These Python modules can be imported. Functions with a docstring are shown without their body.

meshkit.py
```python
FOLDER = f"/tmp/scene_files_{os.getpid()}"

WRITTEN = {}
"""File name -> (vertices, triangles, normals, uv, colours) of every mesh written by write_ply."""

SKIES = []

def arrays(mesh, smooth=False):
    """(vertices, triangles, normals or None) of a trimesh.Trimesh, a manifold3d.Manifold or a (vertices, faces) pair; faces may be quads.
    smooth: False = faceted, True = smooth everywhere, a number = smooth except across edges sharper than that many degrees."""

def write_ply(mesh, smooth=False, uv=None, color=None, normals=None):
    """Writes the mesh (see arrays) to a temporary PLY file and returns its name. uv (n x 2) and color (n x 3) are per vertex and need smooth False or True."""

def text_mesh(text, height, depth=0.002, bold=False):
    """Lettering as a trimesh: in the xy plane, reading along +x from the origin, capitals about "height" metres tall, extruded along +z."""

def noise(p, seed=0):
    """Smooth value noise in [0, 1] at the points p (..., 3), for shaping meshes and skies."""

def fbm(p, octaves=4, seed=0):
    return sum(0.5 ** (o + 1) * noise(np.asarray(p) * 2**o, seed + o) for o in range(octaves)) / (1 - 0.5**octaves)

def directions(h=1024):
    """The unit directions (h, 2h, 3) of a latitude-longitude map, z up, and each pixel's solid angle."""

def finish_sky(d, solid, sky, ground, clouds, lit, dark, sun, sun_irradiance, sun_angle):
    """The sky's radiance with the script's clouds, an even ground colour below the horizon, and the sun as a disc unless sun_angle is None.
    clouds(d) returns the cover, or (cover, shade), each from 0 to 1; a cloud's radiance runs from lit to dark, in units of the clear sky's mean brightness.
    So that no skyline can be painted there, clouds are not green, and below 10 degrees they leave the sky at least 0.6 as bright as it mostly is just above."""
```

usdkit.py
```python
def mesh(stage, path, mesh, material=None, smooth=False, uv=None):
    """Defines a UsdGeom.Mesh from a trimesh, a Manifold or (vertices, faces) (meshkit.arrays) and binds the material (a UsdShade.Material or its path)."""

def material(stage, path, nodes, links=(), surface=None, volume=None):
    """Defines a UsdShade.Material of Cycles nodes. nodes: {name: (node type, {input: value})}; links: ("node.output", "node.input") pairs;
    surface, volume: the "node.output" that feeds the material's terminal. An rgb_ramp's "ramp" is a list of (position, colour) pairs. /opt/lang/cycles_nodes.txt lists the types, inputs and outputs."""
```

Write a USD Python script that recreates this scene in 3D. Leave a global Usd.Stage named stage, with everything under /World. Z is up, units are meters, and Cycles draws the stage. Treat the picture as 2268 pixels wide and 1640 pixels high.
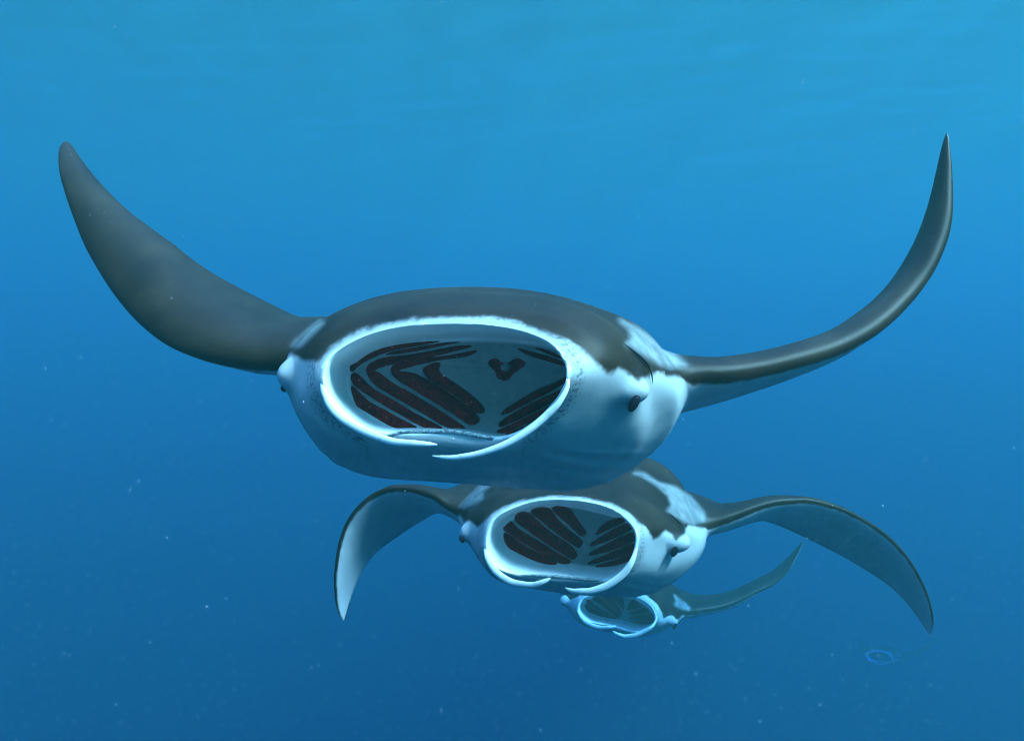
import math
import numpy as np
import trimesh
import manifold3d as m3
import shapely
from scipy.interpolate import CubicSpline, PchipInterpolator
from scipy.spatial import cKDTree
from scipy.ndimage import gaussian_filter1d
import usdkit, meshkit
from pxr import Usd, UsdGeom, UsdLux, UsdShade, Gf, Sdf, Vt

# ------------------------------------------------------------------ camera, sky, sun, exposure
stage = Usd.Stage.CreateInMemory()
UsdGeom.SetStageUpAxis(stage, UsdGeom.Tokens.z)
UsdGeom.SetStageMetersPerUnit(stage, 1)
UsdGeom.Xform.Define(stage, '/World')
UsdGeom.Scope.Define(stage, '/World/Looks')

DEP = 12.0                                   # metres of water above the camera
HALF_FOV = math.radians(32.5)
cam = UsdGeom.Camera.Define(stage, '/World/camera')
cam.CreateHorizontalApertureAttr(36.0)
cam.CreateVerticalApertureAttr(36 * 740 / 1024)
cam.CreateFocalLengthAttr(18 / math.tan(HALF_FOV))
cam.CreateClippingRangeAttr(Gf.Vec2f(.05, 2000))
cam.CreateExposureAttr(4.1)
cam.AddTranslateOp().Set((0, 0, -DEP))
cam.AddRotateXOp().Set(90)

SUN = np.array((.58, -.38, .72)); SUN /= np.linalg.norm(SUN)
sky = UsdLux.DomeLight.Define(stage, '/World/sky')
sky_mat = usdkit.material(stage, '/World/Looks/sky', {
    's': ('sky_texture', {'sky_type': 'single_scattering', 'sun_disc': False, 'sun_elevation': math.asin(SUN[2]), 'sun_rotation': math.atan2(SUN[0], SUN[1])}),
    'b': ('background_shader', {'strength': .095})}, [('s.color', 'b.color')], surface='b.background')
UsdShade.MaterialBindingAPI.Apply(sky.GetPrim()).Bind(sky_mat)
sky.GetPrim().SetCustomDataByKey('kind', 'structure')
sun = UsdLux.DistantLight.Define(stage, '/World/sun')
sun.CreateNormalizeAttr(True)
sun.CreateIntensityAttr(.38)
sun.CreateAngleAttr(18.)
sun.CreateColorAttr((1, .89, .76))
sun.AddOrientOp().Set(Gf.Quatf(Gf.Rotation(Gf.Vec3d(0, 0, 1), Gf.Vec3d(*map(float, SUN))).GetQuat()))

HAZE = dict(color=(.062, .305, .10), density=.085, anisotropy=.87, absorption_color=(.0, .37, .84))      # particles: pale, forward
BLUE = dict(color=(.0005, .002, .15), density=.085, anisotropy=.1, absorption_color=(1, 1, 1))             # the water itself: blue, to all sides

# ------------------------------------------------------------------ helpers
names = {}


def numbered(path):
    k = names.get(path, 0)
    names[path] = k + 1
    return path if k == 0 else f'{path}_{k:03d}'


def tag(prim, **data):
    for k, v in data.items():
        if v:
            prim.SetCustomDataByKey(k, v)
    return prim


def bind(prim, m):
    UsdShade.MaterialBindingAPI.Apply(prim).Bind(m)


def mesh(path, geom, m, smooth=35, attrs=None):
    """One Mesh prim; attrs(points, normals) -> {primvar: values}."""
    v, f, n = meshkit.arrays(geom, smooth)
    p = usdkit.mesh(stage, numbered(path), (v, f), m)
    if n is not None:
        p.CreateNormalsAttr(Vt.Vec3fArray.FromNumpy(n.astype(np.float32)))
        p.SetNormalsInterpolation('vertex')
    if attrs:
        for k, x in attrs(v, n).items():
            UsdGeom.PrimvarsAPI(p).CreatePrimvar(k, Sdf.ValueTypeNames.FloatArray, 'vertex').Set(Vt.FloatArray.FromNumpy(np.asarray(x, np.float32)))
    return p.GetPrim()


# ------------------------------------------------------------------ materials
def mat(name, nodes, links, surface='p.BSDF', **kw):
    return usdkit.material(stage, '/World/Looks/' + name, nodes, links, surface=surface, **kw)


M = {}
M['skin'] = mat('manta_skin', {
    'co': ('texture_coordinate', {}),
    'pig': ('attribute', {'attribute': 'pig'}), 'deep': ('attribute', {'attribute': 'deep'}), 'lip': ('attribute', {'attribute': 'lip'}),
    'n1': ('noise_texture', {'scale': 26., 'detail': 6., 'roughness': .7}),
    'n2': ('noise_texture', {'scale': 5., 'detail': 4.}),
    'n3': ('noise_texture', {'scale': 90., 'detail': 4., 'roughness': .7}),
    'n4': ('noise_texture', {'scale': 400., 'detail': 2.}),
    'j': ('math', {'math_type': 'multiply_add', 'value2': .030, 'value3': -.015}),
    'pa': ('math', {'math_type': 'add'}),
    'pf': ('map_range', {'range_type': 'smoothstep', 'from_min': -.009, 'from_max': .011, 'clamp': True}),
    'brown': ('rgb_ramp', {'ramp': [(.3, (.012, .0072, .0036)), (.5, (.020, .0122, .006)), (.72, (.033, .0205, .0105))]}),
    'speck': ('rgb_ramp', {'ramp': [(0, (.8, .8, .8)), (.45, (1, 1, 1)), (.58, (1, 1, 1)), (.72, (1.9, 1.9, 1.9))]}),
    'brown2': ('mix_color', {'blend_type': 'multiply', 'fac': 1.}),
    'white': ('rgb_ramp', {'ramp': [(.25, (.35, .365, .365)), (.5, (.40, .415, .41)), (.8, (.45, .455, .445))]}),
    'mot1': ('map_range', {'range_type': 'smoothstep', 'from_min': .006, 'from_max': .022, 'clamp': True}),
    'mot2': ('map_range', {'range_type': 'smoothstep', 'from_min': .05, 'from_max': .025, 'clamp': True}),
    'mot3': ('map_range', {'range_type': 'smoothstep', 'from_min': .46, 'from_max': .6, 'clamp': True}),
    'mm': ('math', {'math_type': 'multiply'}), 'mm2': ('math', {'math_type': 'multiply'}), 'mm3': ('math', {'math_type': 'multiply', 'value2': .8}),
    'wm': ('mix_color', {'b': (.10, .10, .11)}),
    'mixp': ('mix_color', {}),
    'pat': ('attribute', {'attribute': 'pat'}), 'wing': ('attribute', {'attribute': 'wing'}), 'rough': ('map_range', {'to_min': .46, 'to_max': .40, 'clamp': True}), 'inner': ('attribute', {'attribute': 'inner'}),
    'n5': ('noise_texture', {'scale': 16., 'detail': 4., 'roughness': .6}),
    'pr': ('map_range', {'from_min': .3, 'from_max': .6, 'to_min': .45, 'to_max': 1., 'clamp': True}), 'pm': ('math', {'math_type': 'multiply'}),
    'mixpat': ('mix_color', {'b': (.36, .39, .385)}), 'mixs': ('mix_color', {'b': (.78, .81, .80)}),
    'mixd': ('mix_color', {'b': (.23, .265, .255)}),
    'bump': ('bump', {'strength': .3, 'distance': .003}),
    'p': ('principled_bsdf', {'roughness': .4, 'specular_ior_level': .15})},
    [('co.object', f'n{k}.vector') for k in (1, 2, 3, 4, 5)] + [
     ('n1.fac', 'j.value1'), ('pig.fac', 'pa.value1'), ('j.value', 'pa.value2'), ('pa.value', 'pf.value'),
     ('n2.fac', 'brown.fac'), ('n3.fac', 'speck.fac'), ('brown.color', 'brown2.a'), ('speck.color', 'brown2.b'),
     ('n2.fac', 'white.fac'), ('lip.fac', 'mot1.value'), ('lip.fac', 'mot2.value'), ('n3.fac', 'mot3.value'),
     ('mot1.result', 'mm.value1'), ('mot2.result', 'mm.value2'), ('mm.value', 'mm2.value1'), ('mot3.result', 'mm2.value2'), ('mm2.value', 'mm3.value1'),
     ('mm3.value', 'wm.fac'), ('white.color', 'wm.a'),
     ('pf.result', 'mixp.fac'), ('wm.result', 'mixp.a'), ('brown2.result', 'mixp.b'),
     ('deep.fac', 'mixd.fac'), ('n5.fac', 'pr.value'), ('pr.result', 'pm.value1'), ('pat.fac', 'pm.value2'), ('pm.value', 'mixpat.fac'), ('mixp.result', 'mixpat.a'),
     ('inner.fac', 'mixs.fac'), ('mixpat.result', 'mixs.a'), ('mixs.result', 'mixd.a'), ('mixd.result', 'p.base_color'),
     ('n4.fac', 'bump.height'), ('bump.normal', 'p.normal'), ('wing.fac', 'rough.value'), ('rough.result', 'p.roughness')])
M['fin'] = mat('cephalic_fin_skin', {
    'co': ('texture_coordinate', {}), 'n': ('noise_texture', {'scale': 70., 'detail': 5., 'roughness': .7}),
    'r': ('rgb_ramp', {'ramp': [(.3, (.68, .69, .68)), (.58, (.66, .67, .66)), (.72, (.3, .31, .32))]}),
    'p': ('principled_bsdf', {'roughness': .4, 'specular_ior_level': .3})},
    [('co.object', 'n.vector'), ('n.fac', 'r.fac'), ('r.color', 'p.base_color')])
M['gill'] = mat('gill_filaments', {
    'co': ('texture_coordinate', {}), 'n': ('noise_texture', {'scale': 60., 'detail': 5.}),
    'r': ('rgb_ramp', {'ramp': [(.3, (.18, .003, .004)), (.7, (.46, .007, .009))]}),
    'w': ('wave_texture', {'bands_direction': 'x', 'scale': 42., 'distortion': 3., 'detail': 2.}), 'md': ('mix_color', {'blend_type': 'multiply', 'fac': .5}),
    'bump': ('bump', {'strength': .4, 'distance': .004}),
    'p': ('principled_bsdf', {'roughness': .7, 'specular_ior_level': .03})},
    [('co.object', 'n.vector'), ('n.fac', 'r.fac'), ('co.object', 'w.vector'), ('r.color', 'md.a'), ('w.color', 'md.b'), ('md.result', 'p.base_color'), ('w.fac', 'bump.height'), ('bump.normal', 'p.normal')])
M['throat'] = mat('throat_lining', {'p': ('principled_bsdf', {'base_color': (.24, .25, .24), 'roughness': .5})}, [])
M['eye'] = mat('eye_black', {'p': ('principled_bsdf', {'base_color': (.008, .008, .012), 'roughness': .4, 'specular_ior_level': .06})}, [])
M['slit'] = mat('dark_slit', {'p': ('principled_bsdf', {'base_color': (.02, .016, .016), 'roughness': .6})}, [])
M['teeth'] = mat('tooth_band', {
    'co': ('texture_coordinate', {}), 'n': ('noise_texture', {'scale': 110., 'detail': 4., 'roughness': .8}),
    'r': ('rgb_ramp', {'ramp': [(.42, (.05, .07, .075)), (.54, (.36, .42, .42)), (.75, (.6, .64, .62))]}),
    'p': ('principled_bsdf', {'roughness': .6})},
    [('co.object', 'n.vector'), ('n.fac', 'r.fac'), ('r.color', 'p.base_color')])
M['plankton'] = mat('plankton', {'p': ('principled_bsdf', {'base_color': (.6, .6, .58), 'roughness': .6})}, [])
M['water'] = mat('water_surface', {
    't': ('transparent_bsdf', {}), 'g': ('glossy_bsdf', {'roughness': .06}), 'f': ('fresnel', {'IOR': 1.33}), 'm': ('mix_closure', {})},
    [('f.fac', 'm.fac'), ('t.BSDF', 'm.closure1'), ('g.BSDF', 'm.closure2')], surface='m.closure')
haze_mat = usdkit.material(stage, '/World/Looks/haze', {'v': ('principled_volume', HAZE), 'w': ('principled_volume', BLUE), 'a': ('add_closure', {})},
                            [('v.volume', 'a.closure1'), ('w.volume', 'a.closure2')], volume='a.closure')

# ------------------------------------------------------------------ water: surface above, blue water all around
g = np.sinh(np.linspace(-3.6, 3.6, 560)); g = g / g.max() * 300
X, Y = np.meshgrid(g, g + 34)
PX, PY = X.ravel(), Y.ravel()
rng = np.random.default_rng(4)
Z = np.zeros_like(PX)
for _ in range(34):
    lam = np.exp(rng.uniform(np.log(.9), np.log(9)))
    a = rng.normal(.9, .7)
    Z += .0038 * lam ** .9 * np.sin(2 * np.pi / lam * (PX * math.cos(a) + PY * math.sin(a)) + rng.uniform(0, 7)) * np.exp(-(np.hypot(PX, PY - 34) / (lam * 30)) ** 2)
i = np.arange(len(g) ** 2).reshape(len(g), -1)
quads = np.stack([i[:-1, :-1], i[:-1, 1:], i[1:, 1:], i[1:, :-1]], -1).reshape(-1, 4)
tag(mesh('/World/water', (np.stack([PX, PY, Z], 1), quads), M['water'], True), kind='structure')
box = trimesh.creation.box([620, 620, 122]); box.apply_translation([0, 6, -60.5])
tag(mesh('/World/haze', box, haze_mat, False), kind='stuff', label='clear blue sea water filling the whole view', category='sea water')

# ------------------------------------------------------------------ manta rays
FPX, CX, CY = 1134 / math.tan(HALF_FOV), 1134., 820.


def P(u, v, y):
    u, v, y = np.broadcast_arrays(np.asarray(u, float), v, y)
    return np.stack([(u - CX) / FPX * y, y, (CY - v) / FPX * y - DEP], -1)


def px(p):
    return np.stack([CX + p[:, 0] / p[:, 1] * FPX, CY - (p[:, 2] + DEP) / p[:, 1] * FPX], 1)


def solid(v, f):
    m = m3.Manifold(m3.Mesh(vert_properties=np.asarray(v, np.float32), tri_verts=np.asarray(f, np.uint32)))
    if m.volume() < 0:
        m = m3.Manifold(m3.Mesh(vert_properties=np.asarray(v, np.float32), tri_verts=np.asarray(f, np.uint32)[:, ::-1].copy()))
    if m.num_tri() == 0:
        print('EMPTY', m.status())
    return m


def closed_grid(rows):
    """rows (R, N, 3) of closed loops -> closed solid with fan caps."""
    R, N, _ = rows.shape
    v = np.vstack([rows.reshape(-1, 3), rows[0].mean(0), rows[-1].mean(0)])
    i = np.arange(R * N).reshape(R, N)
    j = np.roll(i, -1, 1)
    f = [np.stack([i[:-1], j[:-1], j[1:]], -1).reshape(-1, 3), np.stack([i[:-1], j[1:], i[1:]], -1).reshape(-1, 3),
         np.stack([np.full(N, R * N), j[0], i[0]], -1), np.stack([np.full(N, R * N + 1), i[-1], j[-1]], -1)]
    return v, np.vstack(f)


def around(ctrl, n):
    c = np.asarray(ctrl, float)
    c = np.vstack([c, c[:1]])
    return CubicSpline(np.arange(len(c)), c, bc_type='periodic')(np.linspace(0, len(c) - 1, n, endpoint=False))


def loft(rings, n=240, step=.012):
    r = np.stack([around(x, n) for x in rings])
    d = np.r_[0, np.cumsum(np.linalg.norm(np.diff(r, axis=0), axis=2).mean(1))]
    k = max(8, int(d[-1] / step))
    t = np.unique(np.r_[d, np.linspace(0, d[-1], k)])
    t = t[np.r_[True, np.diff(t) > step * .25]]
    return PchipInterpolator(d, r, axis=0)(t)


def spline(pts, n, spacing=None):
    p = np.asarray(pts, float)
    d = np.r_[0, np.cumsum(np.linalg.norm(np.diff(p[:, :2], axis=0), axis=1) + 1e-6)]
    t = np.linspace(0, d[-1], n) if spacing is None else spacing * d[-1]
    return PchipInterpolator(d, p, axis=0)(t)


def tube(path, radii, sides=20, flat=1.0, up=(0, 0, 1)):
    """Swept ellipse along path (n, 3), radii (n), flat = ratio of the second axis."""
    t = np.gradient(path, axis=0); t /= np.linalg.norm(t, axis=1, keepdims=True)
    a = np.cross(t, up); a /= np.linalg.norm(a, axis=1, keepdims=True)
    b = np.cross(t, a)
    w = np.linspace(0, 2 * np.pi, sides, endpoint=False)
    rows = path[:, None] + radii[:, None, None] * (np.cos(w)[None, :, None] * a[:, None] + flat * np.sin(w)[None, :, None] * b[:, None])
    return closed_grid(rows)


def ball(center, radii, rot=None, sub=3):
    s = trimesh.creation.icosphere(sub)
    v = s.vertices * radii
    if rot is not None:
        v = v @ np.asarray(rot).T
    return v + center, s.faces


def wing(d, side, camber=.03, edge=.026):
    """side +1: photo right. rows of (Lu, Lv, LY, Tu, Tv, TY, thickness)."""
    s = np.asarray(d, float)
    q = 1 - (1 - np.linspace(0, 1, 110)) ** 1.25
    s = spline(s, None, q)
    L, T, th = P(s[:, 0], s[:, 1], s[:, 2]), P(s[:, 3], s[:, 4], s[:, 5]), s[:, 6]
    span = np.gradient(.65 * L + .35 * T, axis=0)
    chord = T - L
    n = np.cross(span, chord) * side
    n = gaussian_filter1d(n / np.linalg.norm(n, axis=1, keepdims=True), 5, axis=0, mode='nearest')
    n /= np.linalg.norm(n, axis=1, keepdims=True)
    L, T = gaussian_filter1d(L, 1.5, axis=0, mode='nearest'), gaussian_filter1d(T, 2.5, axis=0, mode='nearest')
    chord = T - L
    w = np.linspace(0, np.pi, 36)
    x = .5 * (1 - np.cos(w))
    yt = 5 * (.2969 * np.sqrt(x) - .126 * x - .3516 * x ** 2 + .2843 * x ** 3 - .1036 * x ** 4)
    xs = np.r_[x[::-1], x[1:-1]]
    ys = np.r_[yt[::-1] * 1.05 + .002, -yt[1:-1] * .95]
    pk = .68
    zc = np.where(xs < pk, (2 * pk * xs - xs ** 2) / pk ** 2, (1 - 2 * pk + 2 * pk * xs - xs ** 2) / (1 - pk) ** 2)
    cl = np.linalg.norm(chord, axis=1)
    rows = L[:, None] + xs[None, :, None] * chord[:, None] + (ys[None] * th[:, None] + zc[None] * (camber * cl * np.clip((q - .22) / .3, 0, 1))[:, None])[..., None] * n[:, None]
    up = np.r_[np.ones(len(x), bool), np.zeros(len(x) - 2, bool)]
    edge = np.full(len(cl), edge)
    pig = np.where(up[None], .05, np.clip(edge[:, None] - xs[None] * cl[:, None], -.05, .05))
    v, f = closed_grid(rows)
    return v, f, np.r_[pig.ravel(), .05, .05]


def crease_smooth(v, f, spread=.05, angle=22, passes=26, keep=None):
    """Rounds the edges left where solids meet."""
    t = trimesh.Trimesh(v, f, process=False)
    sharp = t.face_adjacency_angles > math.radians(angle)
    e = t.face_adjacency_edges[sharp]
    pts = v[np.unique(e)]
    w = np.clip(1.15 - cKDTree(pts).query(v)[0] / spread, 0, 1)
    if keep is not None:
        w = w * keep(v)
    A = trimesh.smoothing.laplacian_calculation(t, equal_weight=True)
    x = v.copy()
    for k in range(passes):
        x = x + .5 * w[:, None] * (A @ x - x)
        if k % 2:
            x = x - .18 * w[:, None] * (A @ x - x)
    return x


def poly_distance(q, polys, soft=0):
    """Signed pixel distance to a union of polygons, positive inside."""
    g = shapely.union_all([shapely.Polygon(p).buffer(0) for p in polys])
    if soft:
        g = g.buffer(soft).buffer(-2 * soft).buffer(soft)
    pt = shapely.points(q)
    d = shapely.distance(pt, g.boundary)
    shapely.prepare(g)
    return np.where(shapely.contains_properly(g, pt), d, -d)


def smooth_poly(p, n=90):
    r = around(np.asarray(p, float), n)
    return r


def slab(poly, ya, yb):
    """Prism over a pixel polygon between the two depth functions."""
    g = shapely.Polygon(poly).buffer(0)
    if g.geom_type != 'Polygon':
        g = max(g.geoms, key=lambda x: x.area)
    c = np.asarray(shapely.segmentize(g, 12).exterior.coords)[:-1]
    v2, tri = trimesh.creation.triangulate_polygon(shapely.Polygon(c), engine='earcut')
    k = len(v2)
    # boundary edges of the triangulation give the walls
    e = np.vstack([tri[:, [0, 1]], tri[:, [1, 2]], tri[:, [2, 0]]])
    key = {tuple(x) for x in e}
    b = np.array([x for x in key if (x[1], x[0]) not in key])
    v = np.vstack([P(v2[:, 0], v2[:, 1], ya(v2)), P(v2[:, 0], v2[:, 1], yb(v2))])
    f = np.vstack([tri, tri[:, ::-1] + k, np.stack([b[:, 1], b[:, 0], b[:, 0] + k], 1), np.stack([b[:, 1], b[:, 0] + k, b[:, 1] + k], 1)])
    return v, f


def manta(D, label, detail=1.0):
    Y0, c, hw, ds = D['Y0'], np.array(D['c'], float), D['hw'], D.get('ds', 1.)
    slope, throat, more = D['slope'] * ds, D['throat'] * ds, D['throat_more'] * ds
    k = D.get('px', lambda a: np.asarray(a, float))
    plane = lambda u: Y0 + (c[0] - u) / hw * slope
    c0 = c.copy()

    def ring(pts, dy):
        a = np.asarray(pts, float)
        q = k(a)
        return P(q[:, 0], q[:, 1], plane(a[:, 0]) + ds * np.asarray(dy, float))

    n, step = int(240 * detail), .012 / detail
    lip, ld = np.array(D['lip'], float), np.array(D['lipd'], float)
    jaw = np.zeros(16); jaw[[11, 12, 13, 14]] = .5, 1, 1, .5
    O1 = c + (lip - c) * (1.05 + .14 * jaw)[:, None]
    head = [ring(c + (lip - c) * .25, ld.mean() - .01), ring(c + (lip - c) * .8, ld), ring(lip, ld - .004), ring(O1, ld + .025 - .075 * jaw)]
    head += [ring(p, dy) for p, dy in D['rings']]
    rows = loft(head, n, step * ds)
    q = D.get('inv', lambda a: a)(px(rows.reshape(-1, 3))).reshape(rows.shape[:2] + (2,))
    low = np.clip((q[..., 1] - c[1] - .50 * hw) / (.08 * hw), 0, 1)
    rows[..., 1] += ds * .007 * low * np.sin((q[..., 1] - .10 * q[..., 0]) / hw * 58 + 1.5 * np.sin(q[..., 0] / hw * 5))
    head_v, head_f = closed_grid(rows)
    parts = [solid(head_v, head_f)]
    pig_pts, pig_val = [], []
    for side, w in D['wings']:
        w = np.array(w, float)
        w[:, :2], w[:, 3:5] = k(w[:, :2]), k(w[:, 3:5])
        w[:, [2, 5]] = Y0 + ds * (w[:, [2, 5]] - D['wing_y'])
        w[:, 5] = w[:, 2] + (w[:, 5] - w[:, 2]) * D.get('chord', 1.)
        w[:, 6] *= ds
        v, f, pg = wing(w, side, D.get('camber', {}).get(side, .03), D.get('edge', .026))
        parts.append(solid(v, f))
        pig_pts.append(v); pig_val.append(pg)
    for (u, v, dy, ru, rv, rd) in D['bumps']:
        s = plane(u) / FPX
        q = k([[u, v]])[0]
        parts.append(solid(*ball(P(q[0], q[1], plane(u) + ds * dy), ds * np.array((ru, rd, rv)))))
    body = parts[0]
    for p in parts[1:]:
        body = body + p
    mm = body.to_mesh()
    v, f = np.array(mm.vert_properties[:, :3], float), np.array(mm.tri_verts)
    body = solid(crease_smooth(v, f, .11 * ds, passes=44), f)
    # mouth cavity
    gout, gc, gr = np.array(D['gill'], float), np.array(D['gullet'], float), np.array(D['gullet_r'], float)

    def back(q):                                          # depth of the throat lining, q in the traced pixels
        r2 = (((q - gc) / gr) ** 2).sum(1)
        return plane(q[:, 0]) + throat + more * (1 - np.clip(r2, 0, 1.2))

    lin = c + (lip - c) * .965
    cav = [ring(c + (lip - c) * .99, ld - .25), ring(c + (lip - c) * .985, ld - .012), ring(lin, ld + .012),
           ring(.66 * lin + .34 * gout, .5 * ld + .5 * (back(gout) - plane(gout[:, 0])) / ds - .02)]
    for s in (1, .97, .9, .78, .62, .45, .28, .12, .03):
        q = gc + (gout - gc) * s
        cav.append(ring(q, (back(q) - plane(q[:, 0])) / ds))
    rows = loft(cav, n, step * ds)
    if detail == 1:                                       # fine folds of skin round the gullet
        q = px(rows.reshape(-1, 3)).reshape(rows.shape[:2] + (2,))
        rho = np.hypot(*np.moveaxis((q - gc) / gr, -1, 0))
        th = np.arctan2(q[..., 1] - gc[1], q[..., 0] - gc[0])
        amp = np.clip((rho - .14) / .1, 0, 1) * np.clip((.75 - rho) / .35, 0, 1) * np.clip(np.sin(th) + .45, 0, 1)
        lean = th + .25 * np.sin(7 * rho)
        rows[..., 1] += ds * .006 * amp * np.sin(34 * lean)
    cav_v, cav_f = closed_grid(rows)
    body = body - solid(cav_v, cav_f)
    body = body.decompose(); body = max(body, key=lambda m: m.volume())
    mm = body.to_mesh()
    v, f = np.array(mm.vert_properties[:, :3], float), np.array(mm.tri_verts)
    v = crease_smooth(v, f, .05 * ds)
    body = solid(v + meshkit.fbm(v / .16, 3, 5)[:, None] * (0, .006 * ds, .005 * ds), f)
    # gill openings
    inv = D.get('inv', lambda a: a)
    plates, big_plates = [], []
    for sp_i, poly in enumerate(D['plates']):
        sp = smooth_poly(poly, 70)
        sp = shapely.Polygon(sp).buffer(0)
        sp = sp if sp.geom_type == 'Polygon' else max(sp.geoms, key=lambda g_: g_.area)
        sp = np.asarray(sp.buffer(D.get('grow', .35) * (1 if sp_i in D.get('thin', ()) else 1.7)).simplify(.15 * hw / 278).exterior.coords)[:-1]
        big_plates.append(sp)
        bk = lambda q: back(q)
        conv = lambda poly_, fa, fb: (lambda vf: vf)(slab2(poly_, fa, fb, k))
        body = body - solid(*conv(sp, lambda q: back(q) - .09 * ds, lambda q: back(q) + .032 * ds))
        big = np.asarray(shapely.Polygon(sp).buffer(0).buffer(1.5 * hw / 278).simplify(.8 * hw / 278).exterior.coords)[:-1] if shapely.Polygon(sp).buffer(0).geom_type == 'Polygon' else sp
        plates.append(conv(big, lambda q: back(q) + .014 * ds, lambda q: back(q) + .045 * ds))
    mm = body.to_mesh()
    v, f = np.array(mm.vert_properties[:, :3], float), np.array(mm.tri_verts)
    wing_tree, wing_val = cKDTree(np.vstack(pig_pts)), np.concatenate(pig_val)
    head_tree, cav_tree = cKDTree(head_v), cKDTree(cav_v)
    back_pt = P(*k(gc[None])[0], Y0)

    def attrs(x, nrm):
        x = x + origin
        q = px(x)
        qs = inv(q)
        m_per = Y0 / FPX * D.get('scale', 1.)
        brown = poly_distance(qs, D['brown'], .03 * hw)
        brown = brown * m_per
        dw, iw = wing_tree.query(x, k=4)
        wv = (wing_val[iw] / (dw + 1e-4)).sum(1) / (1 / (dw + 1e-4)).sum(1)
        dh = head_tree.query(x)[0]
        on_wing = np.clip((dh - dw[:, 0]) / .03 + .2, 0, 1)
        pig = brown * (1 - on_wing) + wv * on_wing
        pat = poly_distance(qs, D['patches'], .02 * hw) * m_per
        t = np.clip((pat / ds + .010) / .026, 0, 1)
        patch = D['patch'] * t * t * (3 - 2 * t) * (x[:, 1] < D['patch_y'])
        dc = cav_tree.query(x)[0]
        inside = (dc < np.minimum(dh, dw[:, 0]) + .002) | (dc < .004)
        depth = x[:, 1] - plane(qs[:, 0])
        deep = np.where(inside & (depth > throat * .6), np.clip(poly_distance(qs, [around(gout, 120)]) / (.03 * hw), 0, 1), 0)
        slot = inplate = (poly_distance(qs, big_plates) > 0) & (depth > throat * .6)
        pig = np.where(inside | slot, -.05, pig)
        lipd = -poly_distance(qs, [around(lip, 80)]) * m_per
        return {'pig': pig, 'deep': deep, 'inner': inside | slot, 'pat': np.where(inside | slot, 0, patch), 'lip': np.where(inside | slot | (depth > .02 * ds) & (np.abs(qs[:, 0] - c[0]) < .62 * hw) & (qs[:, 1] > c[1] + .3 * hw), 0, lipd), 'wing': on_wing}

    origin = P(*k(c[None])[0], Y0)
    root = UsdGeom.Xform.Define(stage, numbered('/World/manta_ray'))
    root.AddTranslateOp().Set(tuple(map(float, origin)))
    rp = root.GetPath().pathString
    tag(root.GetPrim(), label=label, category='manta ray', group='manta rays feeding in a line')
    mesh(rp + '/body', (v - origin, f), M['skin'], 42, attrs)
    for pv, pf in plates:
        mesh(rp + '/gill_plate', (pv - origin, pf), M['gill'], 30)
    for path, r0, flat in D['fins']:
        a = np.asarray(path, float)
        a = np.c_[k(a[:, :2]), plane(a[:, 0]) + ds * a[:, 2]]
        a = spline(a, 60)
        s = np.linspace(0, 1, 60)
        rad = ds * r0 * np.interp(s, [0, .3, .6, .85, .95, 1], [.3, 1, 1, .8, .55, .15])
        a[:, 2] += ds * .04 * np.clip(1 - s / .25, 0, 1) ** 1.5
        fv, ff = tube(P(a[:, 0], a[:, 1], a[:, 2]), rad, 20, flat, (0, 1, 0))
        mesh(rp + '/cephalic_fin', (fv - origin, ff), M['fin'], 50)
    for (u, w, r) in D.get('knob', []):
        q = k([[u, w]])[0]
        kv, kf = ball(P(q[0], q[1], back(np.array([[u, w]], float))[0] + .004), r)
        mesh(rp + '/throat_knob', (kv - origin, kf), M['throat'], True)
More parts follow.
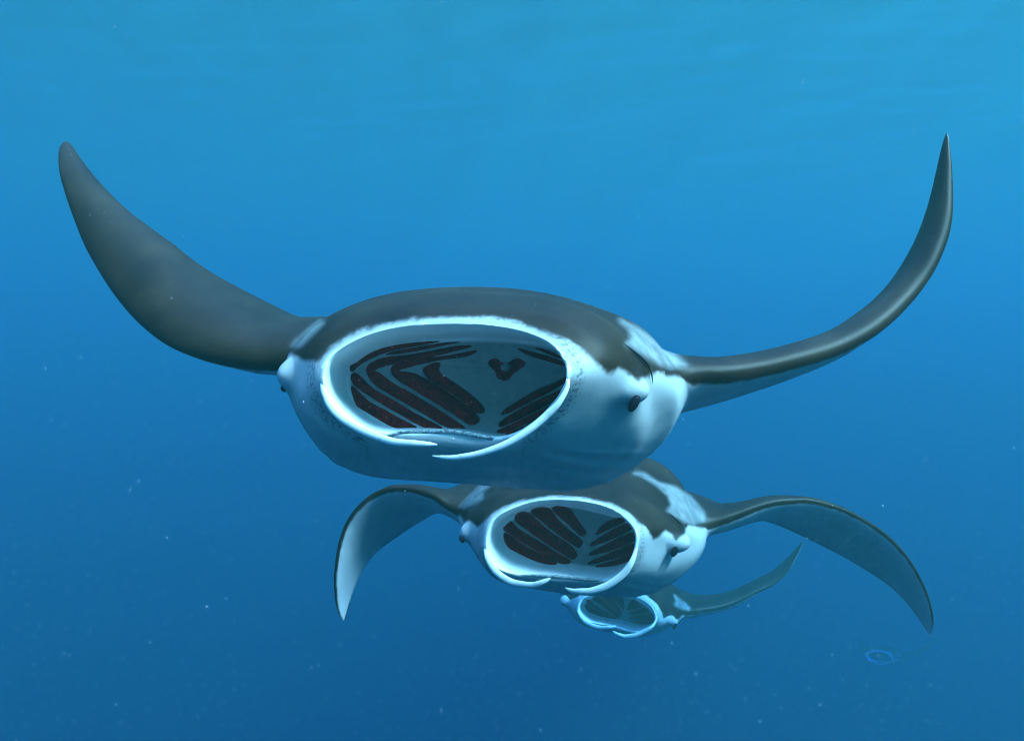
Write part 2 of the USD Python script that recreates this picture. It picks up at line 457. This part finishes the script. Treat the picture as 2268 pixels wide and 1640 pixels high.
    for (u, w, dy, r, tilt) in D['eyes']:
        q = k([[u, w]])[0]
        R = trimesh.transformations.rotation_matrix(math.radians(tilt), (0, 1, 0))[:3, :3]
        ev, ef = ball(P(q[0], q[1], plane(u) + ds * dy), ds * np.array(r), R, 3)
        mesh(rp + '/eye', (ev - origin, ef), M['eye'], True)
    for path, r0 in D['teeth']:
        a = np.asarray(path, float)
        a = spline(np.c_[k(a[:, :2]), plane(a[:, 0]) + ds * a[:, 2]], 50)
        s = np.linspace(-1, 1, 50)
        tv, tf = tube(P(a[:, 0], a[:, 1], a[:, 2]), ds * r0 * (1 - .8 * s ** 4), 12, .6, (0, 1, 0))
        mesh(rp + '/tooth_band', (tv - origin, tf), M['teeth'], True)
    for path, r0 in D.get('slits', []):
        a = np.asarray(path, float)
        tree = cKDTree(px(v))
        ys = []
        for q in k(a[:, :2]):
            near = tree.query_ball_point(q, 7)
            ys.append(v[near, 1].min())
        a = spline(np.c_[k(a[:, :2]), np.array(ys) + .002], 30)
        s = np.linspace(-1, 1, 30)
        sv, sf = tube(P(a[:, 0], a[:, 1], a[:, 2]), ds * r0 * (1.05 - s ** 2), 10, 1, (0, 1, 0))
        mesh(rp + '/spiracle', (sv - origin, sf), M['slit'], True)
    return root


def slab2(poly, fa, fb, k):
    g = shapely.Polygon(poly).buffer(0)
    if g.geom_type != 'Polygon':
        g = max(g.geoms, key=lambda x: x.area)
    v2, tri = trimesh.creation.triangulate_polygon(shapely.Polygon(g.exterior), engine='earcut')
    tri = np.asarray(tri)
    a = v2[tri]
    s = (a[:, 1, 0] - a[:, 0, 0]) * (a[:, 2, 1] - a[:, 0, 1]) - (a[:, 1, 1] - a[:, 0, 1]) * (a[:, 2, 0] - a[:, 0, 0])
    tri = np.where((s < 0)[:, None], tri[:, ::-1], tri)
    n = len(v2)
    e = np.vstack([tri[:, [0, 1]], tri[:, [1, 2]], tri[:, [2, 0]]])
    key = {tuple(x) for x in e.tolist()}
    b = np.array([x for x in e.tolist() if (x[1], x[0]) not in key])
    q = k(v2)
    v = np.vstack([P(q[:, 0], q[:, 1], fa(v2)), P(q[:, 0], q[:, 1], fb(v2))])
    f = np.vstack([tri, tri[:, ::-1] + n, np.stack([b[:, 1], b[:, 0], b[:, 0] + n], 1), np.stack([b[:, 1], b[:, 0] + n, b[:, 1] + n], 1)])
    return v, f


def zoom(x0, y0, s):
    return lambda pts: [(x0 + s * p[0], y0 + s * p[1]) + tuple(p[2:]) for p in pts]


# ---- the nearest ray
z5 = zoom(765.4, 710.7, .225)
z2 = zoom(1184.6, 619.6, .2556)
A = dict(camber={-1: .16, 1: .05}, chord=.68, thin=(2, 3, 5, 6, 11, 12, 13), patch=.62, patch_y=3.3, Y0=2.2, wing_y=2.2, c=(986, 850), hw=278, slope=.13,
    lip=[(1262, 836), (1250, 790), (1200, 748), (1105, 722), (990, 715), (880, 724), (790, 750), (730, 788), (710, 832), (722, 885), (772, 935), (850, 962), (985, 958), (1090, 972), (1165, 952), (1232, 893)],
    lipd=[-.05, -.03, -.01, .0, .0, .0, -.01, -.03, -.05, -.04, .0, .06, .09, .09, .03, -.03],
    rings=[
        ([(1330, 850), (1325, 785), (1262, 722), (1140, 690), (995, 680), (865, 690), (765, 718), (695, 768), (674, 835), (676, 895), (722, 962), (805, 1005), (960, 1022), (1110, 1028), (1225, 1000), (1305, 930)],
         [.06, .05, .06, .07, .08, .08, .07, .05, .04, .04, .07, .13, .17, .18, .15, .12]),
        ([(1408, 870), (1396, 785), (1325, 708), (1180, 662), (1000, 650), (850, 664), (745, 696), (655, 765), (634, 835), (646, 895), (694, 976), (782, 1040), (950, 1056), (1115, 1064), (1275, 1054), (1395, 978)],
         [.20, .18, .20, .22, .24, .24, .22, .18, .15, .18, .27, .37, .42, .44, .44, .38]),
        ([(1440, 868), (1428, 790), (1350, 708), (1195, 657), (1010, 645), (850, 658), (745, 694), (652, 768), (640, 835), (648, 898), (694, 980), (786, 1046), (955, 1064), (1130, 1075), (1300, 1070), (1430, 985)], [.36, .36, .36, .36, .36, .36, .36, .36, .34, .38, .46, .54, .60, .64, .64, .56]),
        ([(1500, 870), (1455, 775), (1375, 704), (1230, 655), (1086, 637), (900, 645), (770, 682), (690, 735), (655, 830), (650, 898), (696, 978), (792, 1048), (960, 1068), (1150, 1083), (1330, 1074), (1475, 972)], [.54, .52, .52, .52, .52, .52, .52, .52, .52, .58, .66, .74, .8, .84, .84, .76]),
        ([(1512, 868), (1465, 775), (1390, 712), (1240, 665), (1090, 645), (915, 652), (785, 690), (705, 745), (665, 830), (662, 898), (710, 975), (805, 1042), (965, 1062), (1150, 1076), (1320, 1062), (1470, 960)], [.78, .75, .75, .75, .75, .75, .75, .75, .75, .8, .88, .95, 1.0, 1.0, .97, .88]),
        ([(1400, 850), (1380, 780), (1300, 730), (1210, 700), (1090, 688), (960, 700), (860, 735), (790, 780), (760, 830), (770, 890), (830, 940), (900, 985), (1000, 1000), (1120, 1005), (1240, 990), (1350, 920)], 1.0),
        ([(1210, 830), (1200, 810), (1170, 790), (1130, 780), (1090, 775), (1040, 780), (1010, 790), (985, 810), (980, 830), (985, 850), (1010, 865), (1040, 875), (1090, 880), (1130, 878), (1170, 868), (1200, 850)], 1.3),
        ([(1105, 815), (1104, 812), (1101, 809), (1096, 807), (1090, 806), (1085, 807), (1080, 809), (1077, 812), (1076, 815), (1077, 818), (1080, 821), (1085, 823), (1090, 824), (1096, 823), (1101, 821), (1104, 818)], 1.7)],
    gill=[(1330, 842), (1310, 800), (1245, 773), (1140, 754), (1010, 752), (905, 760), (840, 778), (788, 806), (772, 835), (776, 872), (800, 905), (858, 938), (980, 948), (1100, 968), (1200, 960), (1290, 915)],
    gullet=(1118, 812), gullet_r=(330, 140), throat=.27, throat_more=.16,
    wings=[
        (1, [(1340, 815, 2.62, 1330, 850, 3.9, .30), (1420, 822, 2.60, 1440, 900, 3.8, .26), (1480, 828, 2.62, 1520, 900, 3.75, .20), (1588, 826, 2.66, 1600, 878, 3.62, .15), (1680, 815, 2.70, 1685, 852, 3.50, .130), (1773, 793, 2.74, 1765, 822, 3.40, .118),
             (1856, 770, 2.79, 1838, 780, 3.33, .105), (1912, 744, 2.83, 1885, 730, 3.28, .094), (1972, 706, 2.87, 1934, 680, 3.24, .082), (2014, 668, 2.91, 1972, 630, 3.22, .072), (2054, 620, 2.95, 2012, 568, 3.20, .062), (2086, 566, 2.98, 2042, 500, 3.19, .052),
             (2104, 516, 3.01, 2060, 445, 3.18, .044), (2112, 460, 3.04, 2072, 380, 3.18, .036), (2111, 400, 3.07, 2083, 335, 3.18, .026), (2106, 340, 3.10, 2092, 305, 3.17, .016), (2101, 290, 3.14, 2100, 288, 3.16, .004)]),
        (-1, [(760, 800, 2.80, 820, 760, 4.1, .30), (690, 806, 2.78, 760, 735, 4.0, .25), (600, 802, 2.80, 690, 716, 3.95, .20), (540, 800, 2.83, 640, 694, 3.90, .18), (482, 794, 2.87, 560, 658, 3.84, .165), (411, 776, 2.92, 490, 626, 3.78, .150),
              (358, 752, 2.97, 440, 598, 3.74, .138), (304, 709, 3.03, 388, 562, 3.70, .125), (253, 650, 3.10, 335, 519, 3.67, .112), (217, 596, 3.16, 288, 481, 3.65, .098), (183, 532, 3.22, 249, 446, 3.63, .085), (158, 468, 3.28, 213, 406, 3.62, .070),
              (140, 412, 3.34, 183, 370, 3.62, .055), (131, 372, 3.39, 168, 347, 3.61, .042), (129, 338, 3.44, 155, 326, 3.60, .030), (138, 305, 3.5, 141, 306, 3.55, .008)])],
    bumps=[(1392, 864, .20, .066, .050, .062), (648, 832, .155, .052, .058, .07)],
    knob=[(1120, 813, (.017, .02, .012))],
    eyes=[(1404, 893, .160, (.013, .012, .025), 28), (631, 859, .160, (.012, .022, .013), -30)],
    fins=[([(718, 806, -.02), (714, 850, -.045), (724, 885, -.045), (748, 918, -.045), (784, 943, -.05), (834, 966, -.06), (880, 979, -.07), (930, 982, -.07), (968, 984, -.06)], .0115, .7),
          ([(1256, 800, -.02), (1258, 846, -.045), (1240, 888, -.045), (1210, 920, -.05), (1165, 957, -.065), (1107, 989, -.08), (1042, 1008, -.09), (999, 1013, -.09), (958, 1009, -.08)], .0095, .7)],
    teeth=[([(845, 968, .055), (912, 955, .075), (990, 955, .078), (1058, 964, .08), (1125, 976, .08), (1150, 972, .06)], .006)],
    slits=[([(1379, 758), (1402, 776), (1424, 795), (1438, 812), (1444, 832), (1446, 852)], .0038)],
    plates=[z5(p) for p in [
        [(60, 640), (200, 765), (380, 872), (560, 972), (700, 1043), (600, 1047), (470, 1043), (300, 950), (150, 860), (90, 790)],
        [(62, 520), (130, 530), (230, 630), (350, 720), (600, 860), (800, 970), (950, 1048), (860, 1050), (760, 1040), (600, 950), (400, 838), (200, 712), (70, 610)],
        [(1238, 252), (1180, 240), (1000, 262), (700, 322), (450, 347), (300, 385), (220, 440), (205, 490), (240, 570), (330, 655), (450, 727), (600, 812), (800, 930), (1000, 1045), (1100, 1052), (1180, 1048), (1000, 930), (800, 805), (600, 690), (420, 575), (330, 505), (285, 485), (400, 440), (600, 395), (900, 330), (1100, 290)],
        [(1298, 293), (1200, 302), (950, 347), (700, 362), (530, 400), (462, 440), (450, 490), (500, 565), (620, 645), (800, 748), (1000, 870), (1150, 970), (1215, 1018), (1280, 1015), (1318, 980), (1290, 920), (1150, 800), (1000, 695), (850, 605), (700, 525), (600, 500), (525, 487), (620, 455), (800, 408), (1000, 375), (1200, 345)],
        [(930, 415), (870, 412), (785, 450), (765, 490), (800, 550), (900, 622), (1050, 715), (1170, 805), (1250, 875), (1310, 905), (1355, 900), (1365, 865), (1300, 780), (1150, 660), (1000, 560), (935, 510), (920, 465)],
        [(1130, 205), (1000, 232), (800, 275), (560, 318), (400, 330), (480, 298), (700, 256), (960, 215)],
        [(60, 500), (45, 445), (100, 412), (230, 322), (420, 252), (680, 212), (930, 198), (800, 228), (640, 258), (430, 300), (250, 370), (130, 440)],
        [(2260, 540), (2170, 600), (1990, 705), (1800, 795), (1650, 882), (1545, 918), (1560, 880), (1700, 785), (1900, 672), (2100, 590), (2240, 510)],
        [(2330, 600), (2160, 715), (1980, 830), (1800, 920), (1700, 968), (1545, 1035), (1512, 1028), (1540, 980), (1700, 880), (1900, 775), (2100, 685), (2300, 570)],
        [(2250, 760), (2000, 895), (1850, 975), (1700, 1045), (1575, 1098), (1490, 1088), (1600, 1032), (1800, 935), (2000, 840), (2240, 720)],
        [(2240, 880), (2000, 990), (1840, 1060), (1700, 1120), (1580, 1110), (1700, 1058), (1880, 965), (2200, 840)],
        [(1690, 268), (1800, 292), (2000, 345), (2150, 410), (2150, 440), (1980, 392), (1800, 335)],
        [(1870, 268), (1960, 278), (2120, 350), (2100, 365), (1980, 318)],
        [(1410, 395), (1475, 368), (1525, 400), (1570, 415), (1620, 400), (1680, 366), (1745, 388), (1768, 430), (1700, 485), (1640, 530), (1610, 572), (1550, 582), (1490, 548), (1470, 490), (1425, 450)],
    ]],
    brown=[[(300, 800), (600, 795), (640, 782), (676, 800), (706, 800), (728, 776), (760, 752), (800, 732), (850, 719), (920, 707), (1000, 703), (1080, 703), (1150, 714)] +
           z2([(0, 430), (150, 480), (300, 540), (420, 620), (530, 720), (600, 800), (640, 830), (680, 800), (730, 770), (790, 800), (850, 850), (900, 880), (960, 850), (1010, 830), (1060, 800), (1130, 835), (1400, 845)]) + [(1900, 830), (1900, 300), (300, 300)]],
    patches=[z2([(770, 560), (825, 500), (800, 430), (700, 345), (560, 262), (640, 285), (750, 335), (880, 395), (1000, 475), (1100, 535), (1210, 620), (1345, 745), (1300, 765), (1150, 770), (1080, 742), (1000, 695), (930, 655), (850, 610)]),
             [(640, 772), (650, 756), (690, 722), (722, 702), (726, 708), (700, 735), (668, 768)]])
manta(A, 'large manta ray in front, filling the middle, wings raised, mouth wide open')

# ---- the second ray, below and behind
b4 = zoom(1002.3, 1002.3, .2571)
B = dict(patch=.58, patch_y=6., edge=.016, grow=.35, Y0=4.0, ds=1.08, wing_y=3.7, c=(1243, 1201), hw=171, slope=.12,
    lip=b4([(1600, 760), (1570, 640), (1430, 510), (1200, 425), (930, 400), (680, 420), (470, 490), (330, 590), (275, 740), (285, 870), (370, 1000), (560, 1050), (900, 1072), (1200, 1098), (1400, 1085), (1548, 940)]),
    lipd=[-.05, -.03, -.01, .0, .0, .0, -.01, -.03, -.05, -.05, -.02, .05, .07, .07, .02, -.04],
    rings=[
        (b4([(1700, 790), (1690, 640), (1500, 470), (1220, 385), (930, 360), (640, 385), (420, 455), (270, 565), (230, 740), (238, 890), (330, 1050), (530, 1120), (900, 1150), (1200, 1160), (1430, 1140), (1630, 980)]),
         [.06, .05, .06, .07, .08, .08, .07, .05, .04, .04, .06, .10, .12, .12, .06, .05]),
        (b4([(1880, 800), (1870, 640), (1600, 400), (1280, 310), (950, 290), (560, 315), (330, 390), (150, 545), (120, 720), (190, 870), (330, 1060), (530, 1140), (900, 1180), (1300, 1190), (1550, 1170), (1800, 1020)]),
         [.20, .20, .22, .24, .26, .26, .22, .18, .15, .16, .18, .22, .24, .24, .20, .20]),
        (b4([(1960, 800), (1960, 640), (1680, 360), (1320, 240), (960, 210), (540, 250), (280, 370), (120, 540), (110, 700), (190, 870), (340, 1062), (550, 1150), (930, 1200), (1350, 1225), (1620, 1200), (1880, 1020)]), .38),
        (b4([(2160, 760), (2090, 600), (1850, 300), (1420, 150), (1000, 120), (480, 190), (170, 360), (60, 520), (90, 690), (200, 860), (360, 1060), (580, 1155), (980, 1215), (1400, 1250), (1780, 1190), (2080, 960)]), .60),
        (b4([(2160, 720), (2100, 560), (1960, 260), (1740, 70), (1300, 20), (500, 120), (250, 320), (180, 480), (220, 660), (330, 840), (460, 1010), (680, 1110), (1080, 1160), (1450, 1190), (1780, 1130), (2060, 930)]), .95),
        (b4([(1800, 600), (1780, 500), (1720, 350), (1580, 220), (1300, 160), (1000, 220), (820, 330), (740, 460), (760, 600), (800, 720), (880, 820), (1000, 880), (1250, 900), (1500, 890), (1650, 820), (1760, 720)]), 1.5),
        (b4([(1420, 500), (1410, 480), (1390, 460), (1360, 445), (1320, 440), (1280, 445), (1250, 460), (1230, 480), (1225, 500), (1230, 520), (1250, 540), (1280, 555), (1320, 560), (1360, 555), (1390, 540), (1410, 520)]), 2.3)],
    gill=b4([(1640, 770), (1610, 680), (1480, 575), (1250, 505), (990, 455), (760, 475), (590, 525), (470, 600), (436, 665), (448, 745), (520, 830), (700, 910), (950, 952), (1200, 985), (1420, 975), (1590, 890)]),
    gullet=(1312, 1140), gullet_r=(210, 130), throat=.29, throat_more=.14,
    wings=[
        (1, [(1380, 1160, 4.25, 1400, 1100, 5.3, .30), (1460, 1166, 4.25, 1490, 1090, 5.3, .26), (1519, 1162, 4.27, 1545, 1098, 5.2, .20), (1562, 1168, 4.30, 1595, 1118, 5.15, .17), (1609, 1150, 4.33, 1635, 1140, 5.1, .15), (1641, 1138, 4.35, 1660, 1148, 5.05, .135), (1688, 1119, 4.38, 1697, 1150, 5.0, .12), (1735, 1109, 4.41, 1735, 1170, 4.95, .11), (1782, 1107, 4.43, 1775, 1190, 4.9, .095),
             (1829, 1114, 4.45, 1820, 1213, 4.87, .085), (1870, 1128, 4.47, 1860, 1233, 4.84, .075), (1923, 1156, 4.48, 1910, 1262, 4.8, .065), (1970, 1190, 4.49, 1958, 1293, 4.76, .055), (2010, 1234, 4.5, 1996, 1323, 4.72, .045), (2042, 1287, 4.51, 2024, 1360, 4.68, .035), (2061, 1337, 4.52, 2042, 1386, 4.64, .024), (2068, 1378, 4.53, 2054, 1402, 4.6, .014), (2062, 1410, 4.55, 2061, 1409, 4.56, .004)]),
        (-1, [(1110, 1150, 4.4, 1120, 1080, 5.5, .30), (1050, 1152, 4.42, 1060, 1066, 5.45, .24), (1011, 1136, 4.45, 1030, 1068, 5.4, .19), (989, 1120, 4.48, 1000, 1105, 5.35, .16), (967, 1103, 4.5, 978, 1128, 5.3, .145), (935, 1088, 4.53, 946, 1150, 5.25, .13), (902, 1081, 4.56, 913, 1169, 5.2, .115), (870, 1080, 4.59, 890, 1186, 5.15, .105),
              (846, 1087, 4.62, 870, 1202, 5.1, .095), (816, 1103, 4.65, 850, 1215, 5.06, .085), (790, 1126, 4.67, 835, 1228, 5.02, .076), (772, 1150, 4.69, 822, 1242, 4.98, .068), (755, 1189, 4.71, 808, 1262, 4.94, .058), (745, 1234, 4.73, 795, 1285, 4.9, .048), (740, 1288, 4.75, 783, 1312, 4.87, .036), (742, 1327, 4.77, 776, 1334, 4.85, .026), (749, 1358, 4.79, 769, 1360, 4.83, .015), (761, 1381, 4.81, 762, 1381, 4.82, .004)])],
    bumps=[(b4([(1920, 770)])[0] + (.225, .075, .06, .07)), (b4([(140, 690)])[0] + (.175, .05, .055, .07))],
    eyes=[(b4([(1912, 850)])[0] + (.17, (.015, .012, .026), 28)), (b4([(80, 742)])[0] + (.13, (.012, .03, .02), -30))],
    fins=[(b4([(278, 780, -.05), (290, 880, -.055), (340, 980, -.06), (430, 1070, -.07), (550, 1125, -.08), (680, 1138, -.09), (780, 1110, -.09), (845, 1078, -.08)]), .0165, .62),
          (b4([(1590, 780, -.05), (1560, 900, -.055), (1490, 1020, -.06), (1400, 1100, -.07), (1290, 1160, -.08), (1150, 1192, -.09), (1050, 1190, -.09), (972, 1162, -.08)]), .0165, .62)],
    teeth=[(b4([(590, 1052, .05), (750, 1056, .062), (900, 1066, .066), (1100, 1084, .066), (1250, 1098, .062), (1370, 1100, .05)]), .009)],
    slits=[(b4([(1850, 510), (1930, 575), (1975, 620), (1995, 660), (1995, 720)]), .005)],
    plates=[b4(p) for p in [
        [(452, 690), (600, 785), (760, 870), (900, 950), (750, 942), (560, 858), (465, 790)],
        [(445, 640), (500, 590), (560, 645), (750, 765), (900, 860), (1000, 915), (1008, 948), (930, 950), (800, 885), (600, 770), (455, 668)],
        [(535, 560), (640, 512), (800, 645), (1000, 785), (1072, 870), (1060, 905), (1010, 905), (850, 800), (650, 665)],
        [(680, 495), (815, 472), (900, 565), (1060, 705), (1122, 765), (1108, 800), (1062, 805), (900, 690), (750, 572)],
        [(860, 475), (985, 470), (1050, 535), (1130, 645), (1152, 690), (1130, 715), (1085, 698), (980, 600)],
        [(1240, 702), (1290, 622), (1430, 560), (1490, 585), (1350, 655)],
        [(1200, 800), (1215, 762), (1330, 690), (1490, 612), (1560, 640), (1380, 738)],
        [(1192, 880), (1212, 845), (1350, 772), (1540, 690), (1600, 730), (1400, 828)],
        [(1182, 958), (1212, 922), (1380, 852), (1580, 775), (1600, 830), (1400, 908)],
        [(1232, 975), (1400, 922), (1580, 860), (1570, 905), (1380, 970)],
    ]],
    brown=[b4([(-900, 420), (-60, 480), (60, 540), (100, 600), (160, 590), (215, 650), (250, 620), (320, 545), (420, 480), (600, 410), (850, 372), (1100, 385), (1350, 430), (1500, 500), (1600, 600), (1660, 640), (1700, 700), (1730, 750), (1790, 720), (1830, 670), (1880, 700), (1920, 760), (1960, 730), (2000, 690), (2030, 620), (2150, 650), (2300, 640), (3000, 500), (3000, -600), (-900, -600)])],
    patches=[b4([(1835, 500), (1880, 450), (1850, 370), (1760, 290), (1620, 200), (1540, 190), (1580, 150), (1660, 170), (1780, 250), (1920, 280), (2060, 370), (2180, 520), (2190, 590), (2080, 625), (1990, 600), (1900, 540)]),
             b4([(50, 480), (110, 400), (240, 270), (340, 275), (270, 340), (265, 400), (190, 440), (110, 480)])])
manta(B, 'second manta ray beneath the nearest one, wings drooping, pale shoulder patches')

# ---- the third ray, small, behind the second
c6 = zoom(1230.1, 1257.5, .1406)
w5 = zoom(1421.5, 1038.8, .3133)
C = dict(patch=.55, patch_y=60., edge=.02, grow=.18, Y0=12.5, ds=1.75, wing_y=7.0, c=c6([(965, 700)])[0], hw=88, slope=.12,
    lip=c6([(1595, 790), (1540, 640), (1380, 500), (1150, 420), (900, 385), (680, 395), (490, 445), (385, 520), (345, 640), (400, 755), (520, 850), (700, 880), (950, 935), (1180, 1000), (1320, 1010), (1530, 910)]),
    lipd=[-.05, -.03, -.01, .0, .0, .0, -.01, -.03, -.05, -.05, -.02, .05, .07, .07, .02, -.04],
    rings=[
        (c6([(1660, 790), (1620, 610), (1440, 450), (1170, 370), (900, 340), (650, 350), (440, 410), (330, 500), (295, 640), (350, 780), (480, 890), (690, 940), (950, 990), (1190, 1040), (1360, 1050), (1600, 920)]), [.06, .05, .06, .07, .08, .08, .07, .05, .04, .04, .06, .10, .12, .12, .06, .05]),
        (c6([(1790, 800), (1760, 590), (1540, 390), (1220, 300), (900, 270), (600, 290), (380, 360), (230, 460), (180, 590), (290, 780), (470, 910), (690, 970), (960, 1020), (1230, 1070), (1450, 1060), (1710, 940)]), .22),
        (c6([(1880, 790), (1850, 580), (1620, 330), (1250, 220), (900, 190), (560, 230), (320, 330), (180, 450), (170, 580), (290, 780), (480, 915), (700, 980), (980, 1030), (1260, 1070), (1500, 1050), (1780, 930)]), .45),
        (c6([(2020, 740), (1980, 560), (1900, 300), (1500, 150), (950, 130), (500, 180), (240, 310), (150, 450), (190, 590), (320, 770), (520, 900), (740, 960), (1010, 1010), (1300, 1040), (1560, 1010), (1860, 880)]), .85),
        (c6([(1500, 600), (1480, 500), (1400, 400), (1250, 330), (1050, 300), (850, 330), (720, 400), (650, 500), (640, 600), (680, 700), (780, 780), (900, 830), (1060, 850), (1220, 840), (1360, 790), (1460, 700)]), 1.5),
        (c6([(1100, 560), (1098, 550), (1092, 540), (1080, 534), (1060, 530), (1040, 534), (1028, 540), (1022, 550), (1020, 560), (1022, 570), (1028, 580), (1040, 586), (1060, 590), (1080, 586), (1092, 580), (1098, 570)]), 2.4)],
    gill=c6([(1580, 790), (1530, 690), (1400, 570), (1200, 470), (930, 430), (720, 440), (560, 480), (480, 530), (458, 600), (490, 660), (590, 720), (740, 770), (950, 800), (1180, 860), (1340, 895), (1510, 870)]),
    gullet=c6([(1070, 680)])[0], gullet_r=(95, 60), throat=.29, throat_more=.14,
    wings=[
        (1, w5([(60, 1000)]) and [(x[0], x[1], y1, t[0], t[1], y2, th) for x, y1, t, y2, th in zip(
            w5([(100, 985), (210, 1000), (300, 1020), (440, 1000), (550, 980), (700, 925), (800, 872), (930, 810), (1010, 742), (1078, 645), (1122, 560), (1145, 497)]),
            [7.6, 7.6, 7.62, 7.66, 7.7, 7.76, 7.8, 7.86, 7.9, 7.95, 8.0, 8.05],
            w5([(160, 900), (280, 860), (370, 890), (480, 900), (590, 890), (720, 850), (820, 790), (930, 722), (1020, 640), (1085, 570), (1120, 530), (1144, 496)]),
            [8.9, 8.8, 8.7, 8.6, 8.5, 8.45, 8.4, 8.35, 8.3, 8.25, 8.2, 8.07], [.28, .24, .2, .16, .14, .12, .1, .085, .065, .045, .025, .004])]),
        (-1, [(1290, 1325, 7.8, 1300, 1300, 8.9, .28), (1262, 1318, 7.8, 1270, 1290, 8.8, .2), (1248, 1306, 7.84, 1256, 1270, 8.7, .15), (1236, 1285, 7.9, 1244, 1250, 8.6, .12), (1230, 1260, 7.96, 1236, 1230, 8.5, .09), (1228, 1235, 8.0, 1232, 1212, 8.4, .06), (1232, 1205, 8.06, 1234, 1195, 8.25, .03), (1240, 1185, 8.1, 1240, 1184, 8.12, .004)])],
    bumps=[(c6([(1830, 830)])[0] + (.22, .065, .055, .06)), (c6([(165, 520)])[0] + (.2, .06, .06, .06))],
    eyes=[(c6([(1880, 915)])[0] + (.19, (.02, .016, .03), 28)), (c6([(130, 560)])[0] + (.18, (.014, .03, .02), -30))],
    fins=[(c6([(348, 660, -.05), (395, 755, -.055), (480, 845, -.06), (600, 905, -.07), (740, 935, -.08), (870, 928, -.09), (965, 908, -.08)]), .018, .6),
          (c6([(1590, 790, -.05), (1540, 900, -.055), (1400, 995, -.06), (1250, 1055, -.07), (1100, 1070, -.08), (980, 1035, -.09), (900, 985, -.08)]), .018, .6)],
    teeth=[(c6([(700, 885, .05), (950, 935, .066), (1180, 1000, .062), (1300, 1018, .05)]), .008)],
    plates=[c6(p) for p in [
        [(470, 570), (600, 640), (760, 720), (880, 785), (760, 765), (600, 715), (490, 650)],
        [(490, 530), (540, 500), (640, 590), (820, 700), (960, 780), (920, 795), (800, 730), (620, 630)],
        [(580, 480), (690, 455), (820, 560), (950, 680), (1010, 760), (960, 760), (800, 640), (680, 550)],
        [(740, 450), (860, 445), (960, 560), (1040, 690), (1020, 730), (900, 600)],
        [(910, 445), (1040, 460), (1080, 570), (1080, 660), (1020, 590)],
        [(1130, 640), (1200, 500), (1290, 530), (1360, 590), (1240, 640)],
        [(1140, 720), (1240, 670), (1400, 620), (1460, 680), (1300, 720)],
        [(1150, 780), (1260, 750), (1480, 710), (1520, 770), (1300, 800)],
        [(1200, 830), (1320, 815), (1530, 790), (1530, 855), (1380, 875)],
    ]],
    brown=[c6([(-200, 420), (60, 400), (160, 420), (230, 500), (330, 460), (450, 390), (650, 330), (900, 325), (1180, 355), (1440, 430), (1600, 560), (1680, 700), (1700, 800), (1760, 760), (1840, 740), (1920, 820), (2000, 740), (2300, 720), (4200, 600), (4200, -900), (-200, -900)])],
    patches=[c6([(1850, 560), (1890, 530), (1860, 430), (1830, 380), (1900, 420), (2050, 540), (2140, 620), (2100, 670), (1980, 650), (1900, 610)])])
manta(C, 'third small hazy manta ray just below the mouth of the second, one wing curving up', .6)

# ---- the fourth, far off
cc = np.array(C['c'])
to_far = lambda a: (np.asarray(a, float) - cc) * .315 + (1947, 1455)
D4 = dict(C, bumps=[], eyes=[], Y0=43.0, px=to_far, inv=lambda q: (q - (1947, 1455)) / .315 + cc, scale=1 / .315)
manta(D4, 'fourth manta ray at far lower right, only its pale mouth rim showing', .4)

# ------------------------------------------------------------------ plankton drifting through the water
rng = np.random.default_rng(11)
N = 130000
pos = np.stack([rng.uniform(-2.7, 2.7, N), rng.uniform(-1, 4.4, N), rng.uniform(-1.9, 1.9, N) - DEP], 1)
pos = pos[np.linalg.norm(pos - (0, 0, -DEP), axis=1) > 1.]
inst = UsdGeom.PointInstancer.Define(stage, '/World/plankton')
protos = []
for q, sc in enumerate([(1, 1, 1), (1.8, .8, .8), (1, .5, 1.4)]):
    s = trimesh.creation.icosphere(1, 1.0); s.vertices *= sc
    p = usdkit.mesh(stage, f'/World/plankton/speck_{q:03d}' if q else '/World/plankton/speck', s, M['plankton'], True)
    protos.append(p.GetPath())
inst.CreatePrototypesRel().SetTargets(protos)
inst.CreateProtoIndicesAttr(Vt.IntArray.FromNumpy(rng.integers(0, 3, len(pos)).astype(np.int32)))
inst.CreatePositionsAttr(Vt.Vec3fArray.FromNumpy(pos.astype(np.float32)))
size = .00029 * np.exp(rng.normal(0, .42, len(pos)))
inst.CreateScalesAttr(Vt.Vec3fArray.FromNumpy(np.repeat(size[:, None], 3, 1).astype(np.float32)))
ang = rng.normal(size=(len(pos), 4)); ang /= np.linalg.norm(ang, axis=1, keepdims=True)
inst.CreateOrientationsAttr(Vt.QuathArray([Gf.Quath(*map(float, a)) for a in ang]))
tag(inst.GetPrim(), kind='stuff', label='tiny pale plankton specks drifting all through the water', category='plankton')
